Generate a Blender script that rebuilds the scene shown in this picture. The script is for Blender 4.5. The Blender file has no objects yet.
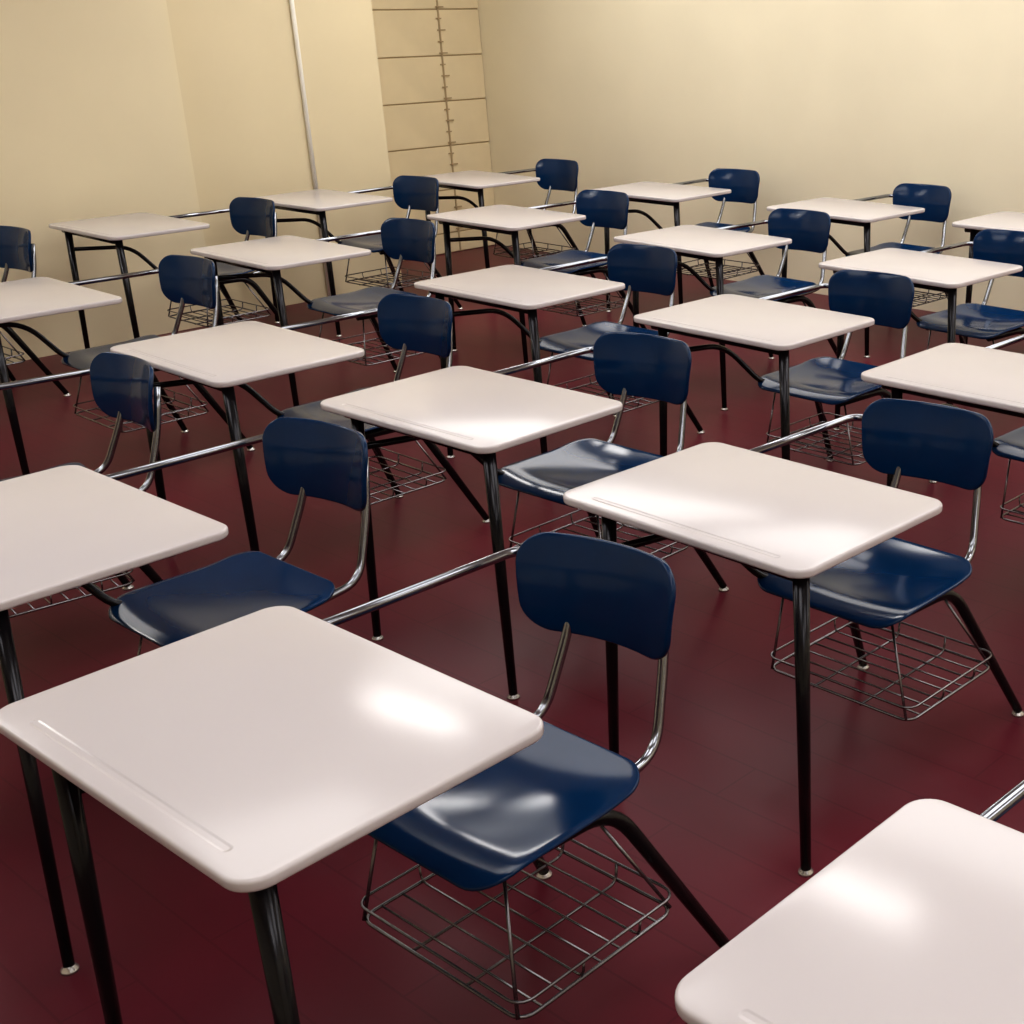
import bpy, bmesh, math
from mathutils import Vector, Matrix
col=bpy.context.scene.collection
TH=-0.688
U=Vector((math.cos(TH),math.sin(TH),0)); V=Vector((-math.sin(TH),math.cos(TH),0))
vs_=bpy.context.scene.view_settings
try: vs_.view_transform='Standard'
except Exception as e: print(e)
try: vs_.look='Medium High Contrast'
except Exception as e: print(e)
vs_.exposure=0.36

# ---------------- materials ----------------
def newmat(name):
    m=bpy.data.materials.new(name);m.use_nodes=True
    nt=m.node_tree;b=nt.nodes['Principled BSDF'];return m,nt,b
def simple(name,colr,rough,metal=0,spec=0.5,coat=0,noise=0.0,nscale=20,bump=0.0):
    m,nt,b=newmat(name)
    b.inputs['Roughness'].default_value=rough;b.inputs['Metallic'].default_value=metal
    b.inputs['Specular IOR Level'].default_value=spec;b.inputs['Coat Weight'].default_value=coat
    b.inputs['Coat Roughness'].default_value=0.08
    tc=nt.nodes.new('ShaderNodeTexCoord');n=nt.nodes.new('ShaderNodeTexNoise');n.inputs['Scale'].default_value=nscale;n.inputs['Detail'].default_value=4
    nt.links.new(tc.outputs['Object'],n.inputs['Vector'])
    r=nt.nodes.new('ShaderNodeValToRGB')
    r.color_ramp.elements[0].position=0.3;r.color_ramp.elements[1].position=0.7
    r.color_ramp.elements[0].color=(*[c*(1-noise) for c in colr],1);r.color_ramp.elements[1].color=(*[min(1,c*(1+noise)) for c in colr],1)
    nt.links.new(n.outputs['Fac'],r.inputs['Fac']);nt.links.new(r.outputs['Color'],b.inputs['Base Color'])
    if bump>0:
        bp=nt.nodes.new('ShaderNodeBump');bp.inputs['Strength'].default_value=bump;bp.inputs['Distance'].default_value=0.002
        nt.links.new(n.outputs['Fac'],bp.inputs['Height']);nt.links.new(bp.outputs['Normal'],b.inputs['Normal'])
    return m
M_white,nt,b=newmat('white_laminate')
b.inputs['Roughness'].default_value=0.16;b.inputs['Specular IOR Level'].default_value=0.38
tc=nt.nodes.new('ShaderNodeTexCoord');sx=nt.nodes.new('ShaderNodeSeparateXYZ');nt.links.new(tc.outputs['Object'],sx.inputs[0])
def math_(op,a,bv=None,c=None):
    n=nt.nodes.new('ShaderNodeMath');n.operation=op
    for i,x in enumerate((a,bv,c)):
        if x is None: continue
        if isinstance(x,(int,float)): n.inputs[i].default_value=x
        else: nt.links.new(x,n.inputs[i])
    return n.outputs[0]
au=math_('ABSOLUTE',sx.outputs['X']);du=math_('MAXIMUM',math_('SUBTRACT',au,0.27),0.0)
dv=math_('SUBTRACT',sx.outputs['Y'],-0.225)
dist=math_('SQRT',math_('ADD',math_('MULTIPLY',du,du),math_('MULTIPLY',dv,dv)))
mr=nt.nodes.new('ShaderNodeMapRange');mr.interpolation_type='SMOOTHSTEP';mr.inputs['From Min'].default_value=0.003;mr.inputs['From Max'].default_value=0.009;mr.inputs['To Min'].default_value=0;mr.inputs['To Max'].default_value=1
nt.links.new(dist,mr.inputs['Value'])
bp=nt.nodes.new('ShaderNodeBump');bp.inputs['Strength'].default_value=0.6;bp.inputs['Distance'].default_value=0.0025
nt.links.new(mr.outputs[0],bp.inputs['Height']);nt.links.new(bp.outputs['Normal'],b.inputs['Normal'])
n=nt.nodes.new('ShaderNodeTexNoise');n.inputs['Scale'].default_value=3
nt.links.new(tc.outputs['Object'],n.inputs['Vector'])
r=nt.nodes.new('ShaderNodeValToRGB');r.color_ramp.elements[0].color=(0.575,0.545,0.56,1);r.color_ramp.elements[1].color=(0.62,0.59,0.605,1)
nt.links.new(n.outputs['Fac'],r.inputs['Fac']);nt.links.new(r.outputs['Color'],b.inputs['Base Color'])

M_blue=simple('navy_plastic',(0.0022,0.026,0.085),0.13,spec=0.34,noise=0.08,nscale=8)
M_chrome=simple('chrome',(0.30,0.32,0.36),0.14,metal=1,noise=0.05)
M_dark=simple('dark_steel',(0.022,0.022,0.026),0.2,metal=0.7,noise=0.1,spec=0.5)
M_wire=simple('dull_wire',(0.20,0.195,0.21),0.25,metal=0.9,noise=0.1)
M_glide=simple('glide_nickel',(0.6,0.6,0.6),0.25,metal=0.8)
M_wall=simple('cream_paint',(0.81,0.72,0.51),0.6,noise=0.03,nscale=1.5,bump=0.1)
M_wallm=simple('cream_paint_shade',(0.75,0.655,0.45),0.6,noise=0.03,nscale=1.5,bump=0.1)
M_board=simple('tan_board_paint',(0.76,0.65,0.44),0.6,noise=0.05,nscale=2.5,bump=0.1)
M_wall2=simple('cream_paint_back',(0.85,0.785,0.605),0.6,noise=0.03,nscale=1.5,bump=0.1)
M_ceil=simple('ceiling_tile',(0.78,0.76,0.72),0.9,noise=0.05,nscale=40)
M_pipe=simple('pale_enamel',(0.85,0.83,0.76),0.35)
M_gap=simple('shadow_gap_paint',(0.42,0.32,0.19),0.8)
M_floor,nt,b=newmat('maroon_floor')
tc=nt.nodes.new('ShaderNodeTexCoord')
n=nt.nodes.new('ShaderNodeTexNoise');n.inputs['Scale'].default_value=1.1;n.inputs['Detail'].default_value=6
nt.links.new(tc.outputs['Object'],n.inputs['Vector'])
r=nt.nodes.new('ShaderNodeValToRGB');r.color_ramp.elements[0].position=.3;r.color_ramp.elements[1].position=.72
r.color_ramp.elements[0].color=(0.082,0.011,0.021,1);r.color_ramp.elements[1].color=(0.135,0.017,0.030,1)
br=nt.nodes.new('ShaderNodeTexBrick');br.inputs['Scale'].default_value=1.0;br.inputs['Brick Width'].default_value=0.9;br.inputs['Row Height'].default_value=0.15;br.inputs['Mortar Size'].default_value=0.003
br.inputs['Color1'].default_value=(1,1,1,1);br.inputs['Color2'].default_value=(.95,.95,.95,1);br.inputs['Mortar'].default_value=(.8,.8,.8,1)
nt.links.new(tc.outputs['Object'],br.inputs['Vector'])
mx=nt.nodes.new('ShaderNodeMix');mx.data_type='RGBA';mx.blend_type='MULTIPLY';mx.inputs[0].default_value=1
nt.links.new(n.outputs['Fac'],r.inputs['Fac']);nt.links.new(r.outputs['Color'],mx.inputs[6]);nt.links.new(br.outputs['Color'],mx.inputs[7]);nt.links.new(mx.outputs[2],b.inputs['Base Color'])
rr=nt.nodes.new('ShaderNodeMapRange');rr.inputs['To Min'].default_value=.28;rr.inputs['To Max'].default_value=.40
nt.links.new(n.outputs['Fac'],rr.inputs['Value']);nt.links.new(rr.outputs[0],b.inputs['Roughness'])
b.inputs['Specular IOR Level'].default_value=0.15

# ---------------- mesh helpers ----------------
def finish(me,mat,smooth=True,auto=None):
    me.materials.append(mat)
    for p in me.polygons: p.use_smooth=smooth
    return me
def fillet(pts,rad,seg=6):
    pts=[Vector(p) for p in pts];out=[pts[0]]
    for i in range(1,len(pts)-1):
        a,b_,c=pts[i-1],pts[i],pts[i+1]
        d1=(a-b_);d2=(c-b_);l=min(rad,d1.length*.48,d2.length*.48)
        p1=b_+d1.normalized()*l;p2=b_+d2.normalized()*l
        for k in range(seg+1):
            t=k/seg;out.append(p1*(1-t)**2+b_*2*t*(1-t)+p2*t*t)
    out.append(pts[-1]);return out
def tube_bm(bm,pts,r0,r1=None,n=12,closed=False):
    if r1 is None:r1=r0
    L=[0]
    for i in range(1,len(pts)):L.append(L[-1]+(pts[i]-pts[i-1]).length)
    rings=[];prev=None
    N=len(pts)
    for i,p in enumerate(pts):
        if closed: t=(pts[(i+1)%N]-pts[i-1]).normalized()
        elif i==0:t=(pts[1]-p).normalized()
        elif i==N-1:t=(p-pts[-2]).normalized()
        else:t=((pts[i+1]-p).normalized()+(p-pts[i-1]).normalized()).normalized()
        if prev is None:
            a=Vector((0,0,1)) if abs(t.z)<.9 else Vector((1,0,0))
            nn=t.cross(a).normalized()
        else: nn=(prev-t*prev.dot(t)).normalized()
        prev=nn;bb=t.cross(nn)
        r=r0+(r1-r0)*(L[i]/max(L[-1],1e-9))
        rings.append([bm.verts.new(p+(nn*math.cos(2*math.pi*k/n)+bb*math.sin(2*math.pi*k/n))*r) for k in range(n)])
    rng=range(N if closed else N-1)
    for i in rng:
        A=rings[i];B=rings[(i+1)%N]
        for k in range(n): bm.faces.new((A[k],A[(k+1)%n],B[(k+1)%n],B[k]))
    if not closed:
        bm.faces.new(rings[0][::-1]);bm.faces.new(rings[-1])
def bm_mesh(bm,name,mat):
    bmesh.ops.recalc_face_normals(bm,faces=bm.faces)
    me=bpy.data.meshes.new(name);bm.to_mesh(me);bm.free();return finish(me,mat)
def tube(name,pts,mat,r0,r1=None,rad=0.05,n=12):
    bm=bmesh.new();tube_bm(bm,fillet(pts,rad),r0,r1,n);return bm_mesh(bm,name,mat)
def rrect(w,h,r,seg=8,taper=0.0):
    pts=[]
    for cx,cy,a0 in ((w/2-r,h/2-r,0),(-w/2+r,h/2-r,90),(-w/2+r,-h/2+r,180),(w/2-r,-h/2+r,270)):
        for k in range(seg+1):
            a=math.radians(a0+90*k/seg);x=cx+r*math.cos(a);y=cy+r*math.sin(a)
            x*=1+taper*(y/(h/2));pts.append((x,y))
    return pts
def subdiv_outline(pts,maxl):
    out=[]
    for i,p in enumerate(pts):
        q=pts[(i+1)%len(pts)];d=math.dist(p,q);k=max(1,int(math.ceil(d/maxl)))
        for j in range(k): out.append((p[0]+(q[0]-p[0])*j/k,p[1]+(q[1]-p[1])*j/k))
    return out
def evaluated(bm,name,mat,mods):
    me=bpy.data.meshes.new(name+'_src');bm.to_mesh(me);bm.free()
    ob=bpy.data.objects.new('tmp',me);col.objects.link(ob)
    for t,kw in mods:
        m=ob.modifiers.new(t,t)
        for k,v in kw.items(): setattr(m,k,v)
    dg=bpy.context.evaluated_depsgraph_get()
    me2=bpy.data.meshes.new_from_object(ob.evaluated_get(dg));me2.name=name
    bpy.data.objects.remove(ob);me2.materials.clear();return finish(me2,mat)
def shell(name,outline,fn,mat,thick,rings=10,bev=0.004):
    bm=bmesh.new();o=subdiv_outline(outline,0.03)
    c=bm.verts.new(fn(0,0));prev=None
    for i in range(1,rings+1):
        s=(i/rings)**0.85
        cur=[bm.verts.new(fn(x*s,y*s)) for x,y in o]
        for k in range(len(o)):
            k2=(k+1)%len(o)
            if prev is None: bm.faces.new((c,cur[k],cur[k2]))
            else: bm.faces.new((prev[k],cur[k],cur[k2],prev[k2]))
        prev=cur
    bmesh.ops.recalc_face_normals(bm,faces=bm.faces)
    return evaluated(bm,name,mat,[('SOLIDIFY',dict(thickness=thick,offset=0)),('BEVEL',dict(width=bev,segments=3,limit_method='ANGLE',angle_limit=math.radians(50)))])

# ---------------- student desk meshes (unit coordinates) ----------------
W,D,Z=0.734,0.525,0.74
bm=bmesh.new();o=rrect(W,D,0.045,8)
vs=[bm.verts.new((x,y,Z-0.020)) for x,y in o];f=bm.faces.new(vs)
g=bmesh.ops.extrude_face_region(bm,geom=[f])
for e in g['geom']:
    if isinstance(e,bmesh.types.BMVert): e.co.z=Z
bmesh.ops.recalc_face_normals(bm,faces=bm.faces)
me_top=evaluated(bm,'desktop',M_white,[('BEVEL',dict(width=0.006,segments=4,limit_method='ANGLE',angle_limit=math.radians(50)))])
# seat
SU,SV=0.06,0.362
def seatf(x,y):
    t=(y+0.2)/0.4
    z=0.447-0.016*(1-min(1,(x/0.21)**2))*math.sin(math.pi*max(0,min(1,t)))
    z-=0.026*max(0,(0.22-t)/0.22)**2
    z+=0.020*max(0,(t-0.65)/0.35)**2
    return Vector((SU+x,SV+y,z))
me_seat=shell('seat',rrect(0.445,0.40,0.07,8,-0.02),seatf,M_blue,0.009,rings=14)
# backrest
BU,BV,BZ=0.002,0.715,0.687
YAW=math.radians(7)
def backf(x,y):
    dv=-0.040*(x/0.185)**2+0.14*y+1.2*y*y+0.010
    a=YAW;xx=x*math.cos(a)-dv*math.sin(a);vv=x*math.sin(a)+dv*math.cos(a)
    return Vector((BU+xx,BV+vv,BZ+y))
me_back=shell('backrest',rrect(0.377,0.205,0.062,9,0.055),backf,M_blue,0.013,bev=0.005)
me_legFL=tube('leg',[(-0.25,-0.205,Z-0.020),(-0.275,-0.215,0.012)],M_dark,0.018,0.012)
me_legFR=tube('leg',[(0.325,-0.215,Z-0.020),(0.335,-0.215,0.012)],M_dark,0.018,0.012)
me_legFRsplay=tube('leg',[(0.325,-0.215,Z-0.020),(0.50,-0.30,0.012)],M_dark,0.016,0.011)
me_legRL=tube('leg',[(-0.11,0.22,0.415),(-0.12,0.48,0.41),(-0.15,0.64,0.012)],M_dark,0.017,0.012,rad=0.07)
me_legRR=tube('leg',[(0.22,0.22,0.415),(0.235,0.49,0.41),(0.333,0.687,0.012)],M_dark,0.017,0.012,rad=0.07)
def glide(x,y):
    bm=bmesh.new()
    n=14;rings=[]
    for r_,z in ((0.010,0.016),(0.011,0.010),(0.017,0.006),(0.018,0.0)): rings.append([bm.verts.new((x+r_*math.cos(2*math.pi*k/n),y+r_*math.sin(2*math.pi*k/n),z)) for k in range(n)])
    for A,B in zip(rings,rings[1:]):
        for k in range(n): bm.faces.new((A[k],A[(k+1)%n],B[(k+1)%n],B[k]))
    bm.faces.new(rings[0]);bm.faces.new(rings[-1])
    return bm_mesh(bm,'foot_glide',M_glide)
glides=[glide(-0.275,-0.215),glide(0.335,-0.215),glide(-0.15,0.64),glide(0.333,0.687)]
gl_splay=glide(0.50,-0.30)
me_rail=tube('side_rail',[(-0.30,-0.19,Z-0.04),(-0.275,0.755,Z-0.036),(-0.12,0.765,Z-0.04),(0.0,0.735,Z-0.05)],M_chrome,0.0105,rad=0.045)
me_brace=tube('brace_tube',[(-0.255,-0.2,0.61),(-0.24,0.10,0.585),(-0.13,0.20,0.425),(-0.11,0.32,0.422)],M_dark,0.0105,rad=0.08)
me_postL=tube('backrest_post',[(-0.08,0.735,0.72),(-0.085,0.705,0.60),(-0.09,0.625,0.425),(-0.09,0.45,0.418),(-0.09,0.33,0.42)],M_chrome,0.0105,rad=0.055)
me_postR=tube('backrest_post',[(0.13,0.755,0.72),(0.15,0.73,0.60),(0.185,0.66,0.425),(0.205,0.5,0.418),(0.205,0.33,0.42)],M_chrome,0.0105,rad=0.055)
bm=bmesh.new()
tube_bm(bm,fillet([(-0.12,0.25,0.412),(0.225,0.25,0.412)],.02),0.010)
tube_bm(bm,fillet([(-0.12,0.45,0.410),(0.23,0.45,0.410)],.02),0.010)
me_frame=bm_mesh(bm,'seat_frame',M_dark)
bm=bmesh.new()
tube_bm(bm,fillet([(-0.30,-0.205,Z-0.036),(0.325,-0.215,Z-0.036)],.02),0.012)
me_bar=bm_mesh(bm,'top_crossbar',M_dark)
bm=bmesh.new();wr=0.0026
u0,u1,v0,v1,zb=-0.095,0.34,0.165,0.53,0.210
def cl(pts):return fillet(pts,.03)
def rr_ring(z,du=0,dv=0): return [Vector((x+(u0+u1)/2,y+(v0+v1)/2,z)) for x,y in rrect(u1-u0+du,v1-v0+dv,0.03,5)]
tube_bm(bm,rr_ring(zb),0.0038,n=8,closed=True)
for i in range(1,8):
    y=v0+(v1-v0)*i/8
    tube_bm(bm,cl([(u0-.004,y,zb+.035),(u0,y,zb),(u1,y,zb),(u1+.004,y,zb+.035)]) if i%3==0 else cl([(u0,y,zb),(u1,y,zb)]),wr,n=6)
for i in range(1,3):
    x=u0+(u1-u0)*i/3
    tube_bm(bm,cl([(x,v0,zb-.004),(x,v1-.005,zb-.004),(x,v1,zb+.035)]),0.0032,n=6)
tube_bm(bm,rr_ring(zb+.035,.008,.008),0.003,n=8,closed=True)
for (xa,ya,xb,yb) in ((u0+.01,v0,-0.11,0.25),(u1-.01,v0,0.22,0.25),(u0+.01,v1,-0.115,0.45),(u1-.01,v1,0.225,0.45)):
    tube_bm(bm,cl([(xa,ya,zb),(xb,yb,0.412)]),0.0036,n=8)
me_bask=bm_mesh(bm,'book_basket',M_wire)

PARTS=[('desktop',me_top,None,'glossy off-white laminate desktop with rounded corners'),
('seat',me_seat,None,'navy blue moulded plastic seat'),('backrest',me_back,None,'navy blue plastic backrest'),
('leg',me_legFL,glides[0],None),('leg',me_legFR,glides[1],None),('leg',me_legRL,glides[2],None),('leg',me_legRR,glides[3],None),
('side_rail',me_rail,None,'chrome side rail'),('brace_tube',me_brace,None,None),
('backrest_post',me_postL,None,'chrome post'),('backrest_post',me_postR,None,'chrome post'),
('seat_frame',me_frame,None,None),('top_crossbar',me_bar,None,None),('book_basket',me_bask,None,'thin wire book basket')]
UN=[('A',-.820,1.860,-.669,''),('B',-.076,2.850,-.703,''),('C',-.884,3.654,-.663,''),('D',-1.798,4.317,-.700,''),('E',-1.635,2.718,-.672,''),('F',.312,1.190,-.686,''),
('G',-.104,4.710,-.705,''),('H',.668,3.890,-.693,''),('I',-1.060,5.377,-.687,''),('J',-2.319,6.226,-.705,''),('K',-2.997,5.198,-.700,''),
('L',-.379,6.441,-.737,''),('M',.588,5.704,-.74,''),('N',-1.468,7.242,-.694,''),('O',-3.399,7.062,-.69,'w'),('P',-2.706,7.999,-.65,'w'),
('Q',-1.99,8.918,-.70,'c'),('R',-.730,8.227,-.66,'b'),('S',.349,7.410,-.735,'b'),('T',1.295,6.803,-.714,'b'),
('V',-2.53,3.50,-.815,''),('X',-4.23,6.08,-.68,'w')]
lab0='white-topped student desk with attached navy chair'
first=None
for name,x,y,th,tag in UN:
    root=bpy.data.objects.new('student_desk',None);root.empty_display_size=.1
    root.location=(x,y,0);root.rotation_euler=(0,0,th)
    if name in 'AF': root.scale=(1.022,1.022,1.005)
    root['label']={'w':lab0+' beside the cream side wall','b':lab0+' against the cream back wall','c':lab0+' near the wall corner'}.get(tag,lab0+' and wire basket')
    root['category']='desk';root['group']='student desks in classroom rows'
    col.objects.link(root)
    if first is None:
        first=[]
        for pn,me,gl,pl in PARTS:
            o=bpy.data.objects.new(pn,me);o.parent=root
            if pl:o['label']=pl
            col.objects.link(o);g=None
            if gl:
                g=bpy.data.objects.new('foot_glide',gl);g.parent=o;col.objects.link(g)
            first.append((o,g))
    else:
        for o,g in first:
            c=o.copy();c.parent=root;col.objects.link(c)
            if g: h=g.copy();h.parent=c;col.objects.link(h)
            if name=='E' and o.data==me_legFR: c.data=me_legFRsplay;h.data=gl_splay

# ---------------- room ----------------
def box(name,u0,u1,v0,v1,z0,z1,mat,struct=True,bevel=0):
    me=bpy.data.meshes.new(name);bm=bmesh.new();bmesh.ops.create_cube(bm,size=1)
    cu,cv,cz=(u0+u1)/2,(v0+v1)/2,(z0+z1)/2
    for v in bm.verts: v.co=Vector((v.co.x*(u1-u0),v.co.y*(v1-v0),v.co.z*(z1-z0)))
    if bevel: bmesh.ops.bevel(bm,geom=bm.edges[:],offset=bevel,segments=2,affect='EDGES')
    bm.to_mesh(me);bm.free();me.materials.append(mat)
    ob=bpy.data.objects.new(name,me);ob.location=U*cu+V*cv+Vector((0,0,cz));ob.rotation_euler=(0,0,TH)
    if struct: ob['kind']='structure'
    col.objects.link(ob);return ob
H=3.0
UR,VF,VB=3.2,-2.6,6.88
box('floor',-8.8,UR,VF,VB+.1,-0.1,0,M_floor)
box('ceiling',-8.8,UR,VF,VB+.1,H,H+.1,M_ceil)
box('wall_left',-8.3,-7.72,VF,4.01,0,H,M_wall)
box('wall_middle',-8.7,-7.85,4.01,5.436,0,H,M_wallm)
box('wall_recess',-8.8,-8.6,5.436,VB,0,H,M_board)
box('wall_back',-8.8,UR,VB,VB+.1,0,H,M_wall2)
box('wall_right',UR,UR+.1,VF,VB+.1,0,H,M_wall2)
box('wall_front',-8.8,UR,VF-.1,VF,0,H,M_wall2)
i=1
box('trim_1',-8.6,-8.59,5.446,VB-.005,0,H,M_gap)
edges=[0]+[0.152+.322*k for k in range(9)]+[H]
for a,b_ in zip(edges,edges[1:]):
    if b_-a<.02: continue
    i+=1
    box('trim_%d'%i,-8.595,-8.580,5.44,VB-.003,a+.0045,b_-.0045,M_board,bevel=0.003)
def thing(name,me,loc,label,cat):
    ob=bpy.data.objects.new(name,me);ob.location=loc;ob.rotation_euler=(0,0,TH);ob['label']=label;ob['category']=cat;col.objects.link(ob);return ob
bm=bmesh.new();tube_bm(bm,[Vector((0,0,0)),Vector((0,0,H))],0.014)
thing('conduit_pipe',bm_mesh(bm,'conduit_pipe',M_pipe),U*-7.836+V*4.86,'thin pale vertical pipe fixed to the cream wall','pipe')
bm=bmesh.new()
bmesh.ops.create_cube(bm,size=1,matrix=Matrix.Translation((0,0,H/2))@Matrix.Diagonal((.006,.012,H-.02,1)))
z=.1;k=0
while z<H-.05:
    bmesh.ops.create_cube(bm,size=1,matrix=Matrix.Translation((.004,0.012 if k%2 else -.004,z))@Matrix.Diagonal((.008,.07 if k%2 else .045,.008,1)));z+=0.08;k+=1
me=bpy.data.meshes.new('shelf_track');bm.to_mesh(me);bm.free();me.materials.append(M_gap)
thing('shelf_track',me,U*-8.576+V*6.50,'thin notched metal track on the boarded wall','wall track')

# ---------------- lights ----------------
def emat(name,st):
    m,nt,b=newmat(name);b.inputs['Base Color'].default_value=(.9,.9,.88,1)
    b.inputs['Emission Color'].default_value=(1,0.975,0.95,1);b.inputs['Emission Strength'].default_value=st;return m
M_em=emat('light_diffuser_bright',11);M_fill=emat('fill_panel_soft',2.4)  # bright one for the fixtures, soft one for the added fill panels
def lightfix(u,v,lu,lv,em):  # builds the narrow fixtures and also the added fill panels
    e=bpy.data.objects.new('ceiling_light_or_fill',None);e.location=U*u+V*v+Vector((0,0,H));e.rotation_euler=(0,0,TH)
    e['label']='rectangular ceiling light, or added fill panel where broad and soft';e['category']='ceiling light';e['group']='ceiling lights';col.objects.link(e)
    for nm,w,h,z0,z1,mat in (('housing',lu+.06,lv+.06,-.03,0,M_pipe),('diffuser',lu,lv,-.04,-.03,em)):
        me=bpy.data.meshes.new(nm);bm=bmesh.new();bmesh.ops.create_cube(bm,size=1)
        for v_ in bm.verts: v_.co=Vector((v_.co.x*w,v_.co.y*h,(z0+z1)/2+v_.co.z*(z1-z0)))
        bm.to_mesh(me);bm.free();me.materials.append(mat)
        o=bpy.data.objects.new(nm,me);o.parent=e;col.objects.link(o)
for u,v in ((-5.65,3.95),(-3.1,3.75),(-.6,3.75)): lightfix(u,v,1.1 if u<-5 else .8,.26,M_em)
for u in (-6.3,-3.5,-.7,2.0):  # broad unseen panels added overhead for general soft illumination
    lightfix(u,5.5,2.3,1.7,M_fill)
    for v in (1.9,.0):
        if not(u<-6 and v>1): lightfix(u,v,1.5,1.2,M_fill)
lightfix(-6.9,.9,1.0,1.6,M_fill)  # one more unseen fill panel, added on the left wall side

# ---------------- camera ----------------
f,pit,rol,h,cx=1338.8,0.3640,-0.0094,1.7904,784.0
r=Vector((1,0,0));fw=Vector((0,math.cos(pit),-math.sin(pit)));u=Vector((0,math.sin(pit),math.cos(pit)))
r2=r*math.cos(rol)+u*math.sin(rol);u2=-r*math.sin(rol)+u*math.cos(rol)
cd=bpy.data.cameras.new('camera');cd.sensor_width=36;cd.lens=f/1024*36;cd.shift_x=-(cx-512)/1024;cd.clip_start=.05
co=bpy.data.objects.new('camera',cd)
m=Matrix((r2,u2,-fw)).transposed().to_4x4();m.translation=Vector((0,0,h));co.matrix_world=m
col.objects.link(co);bpy.context.scene.camera=co
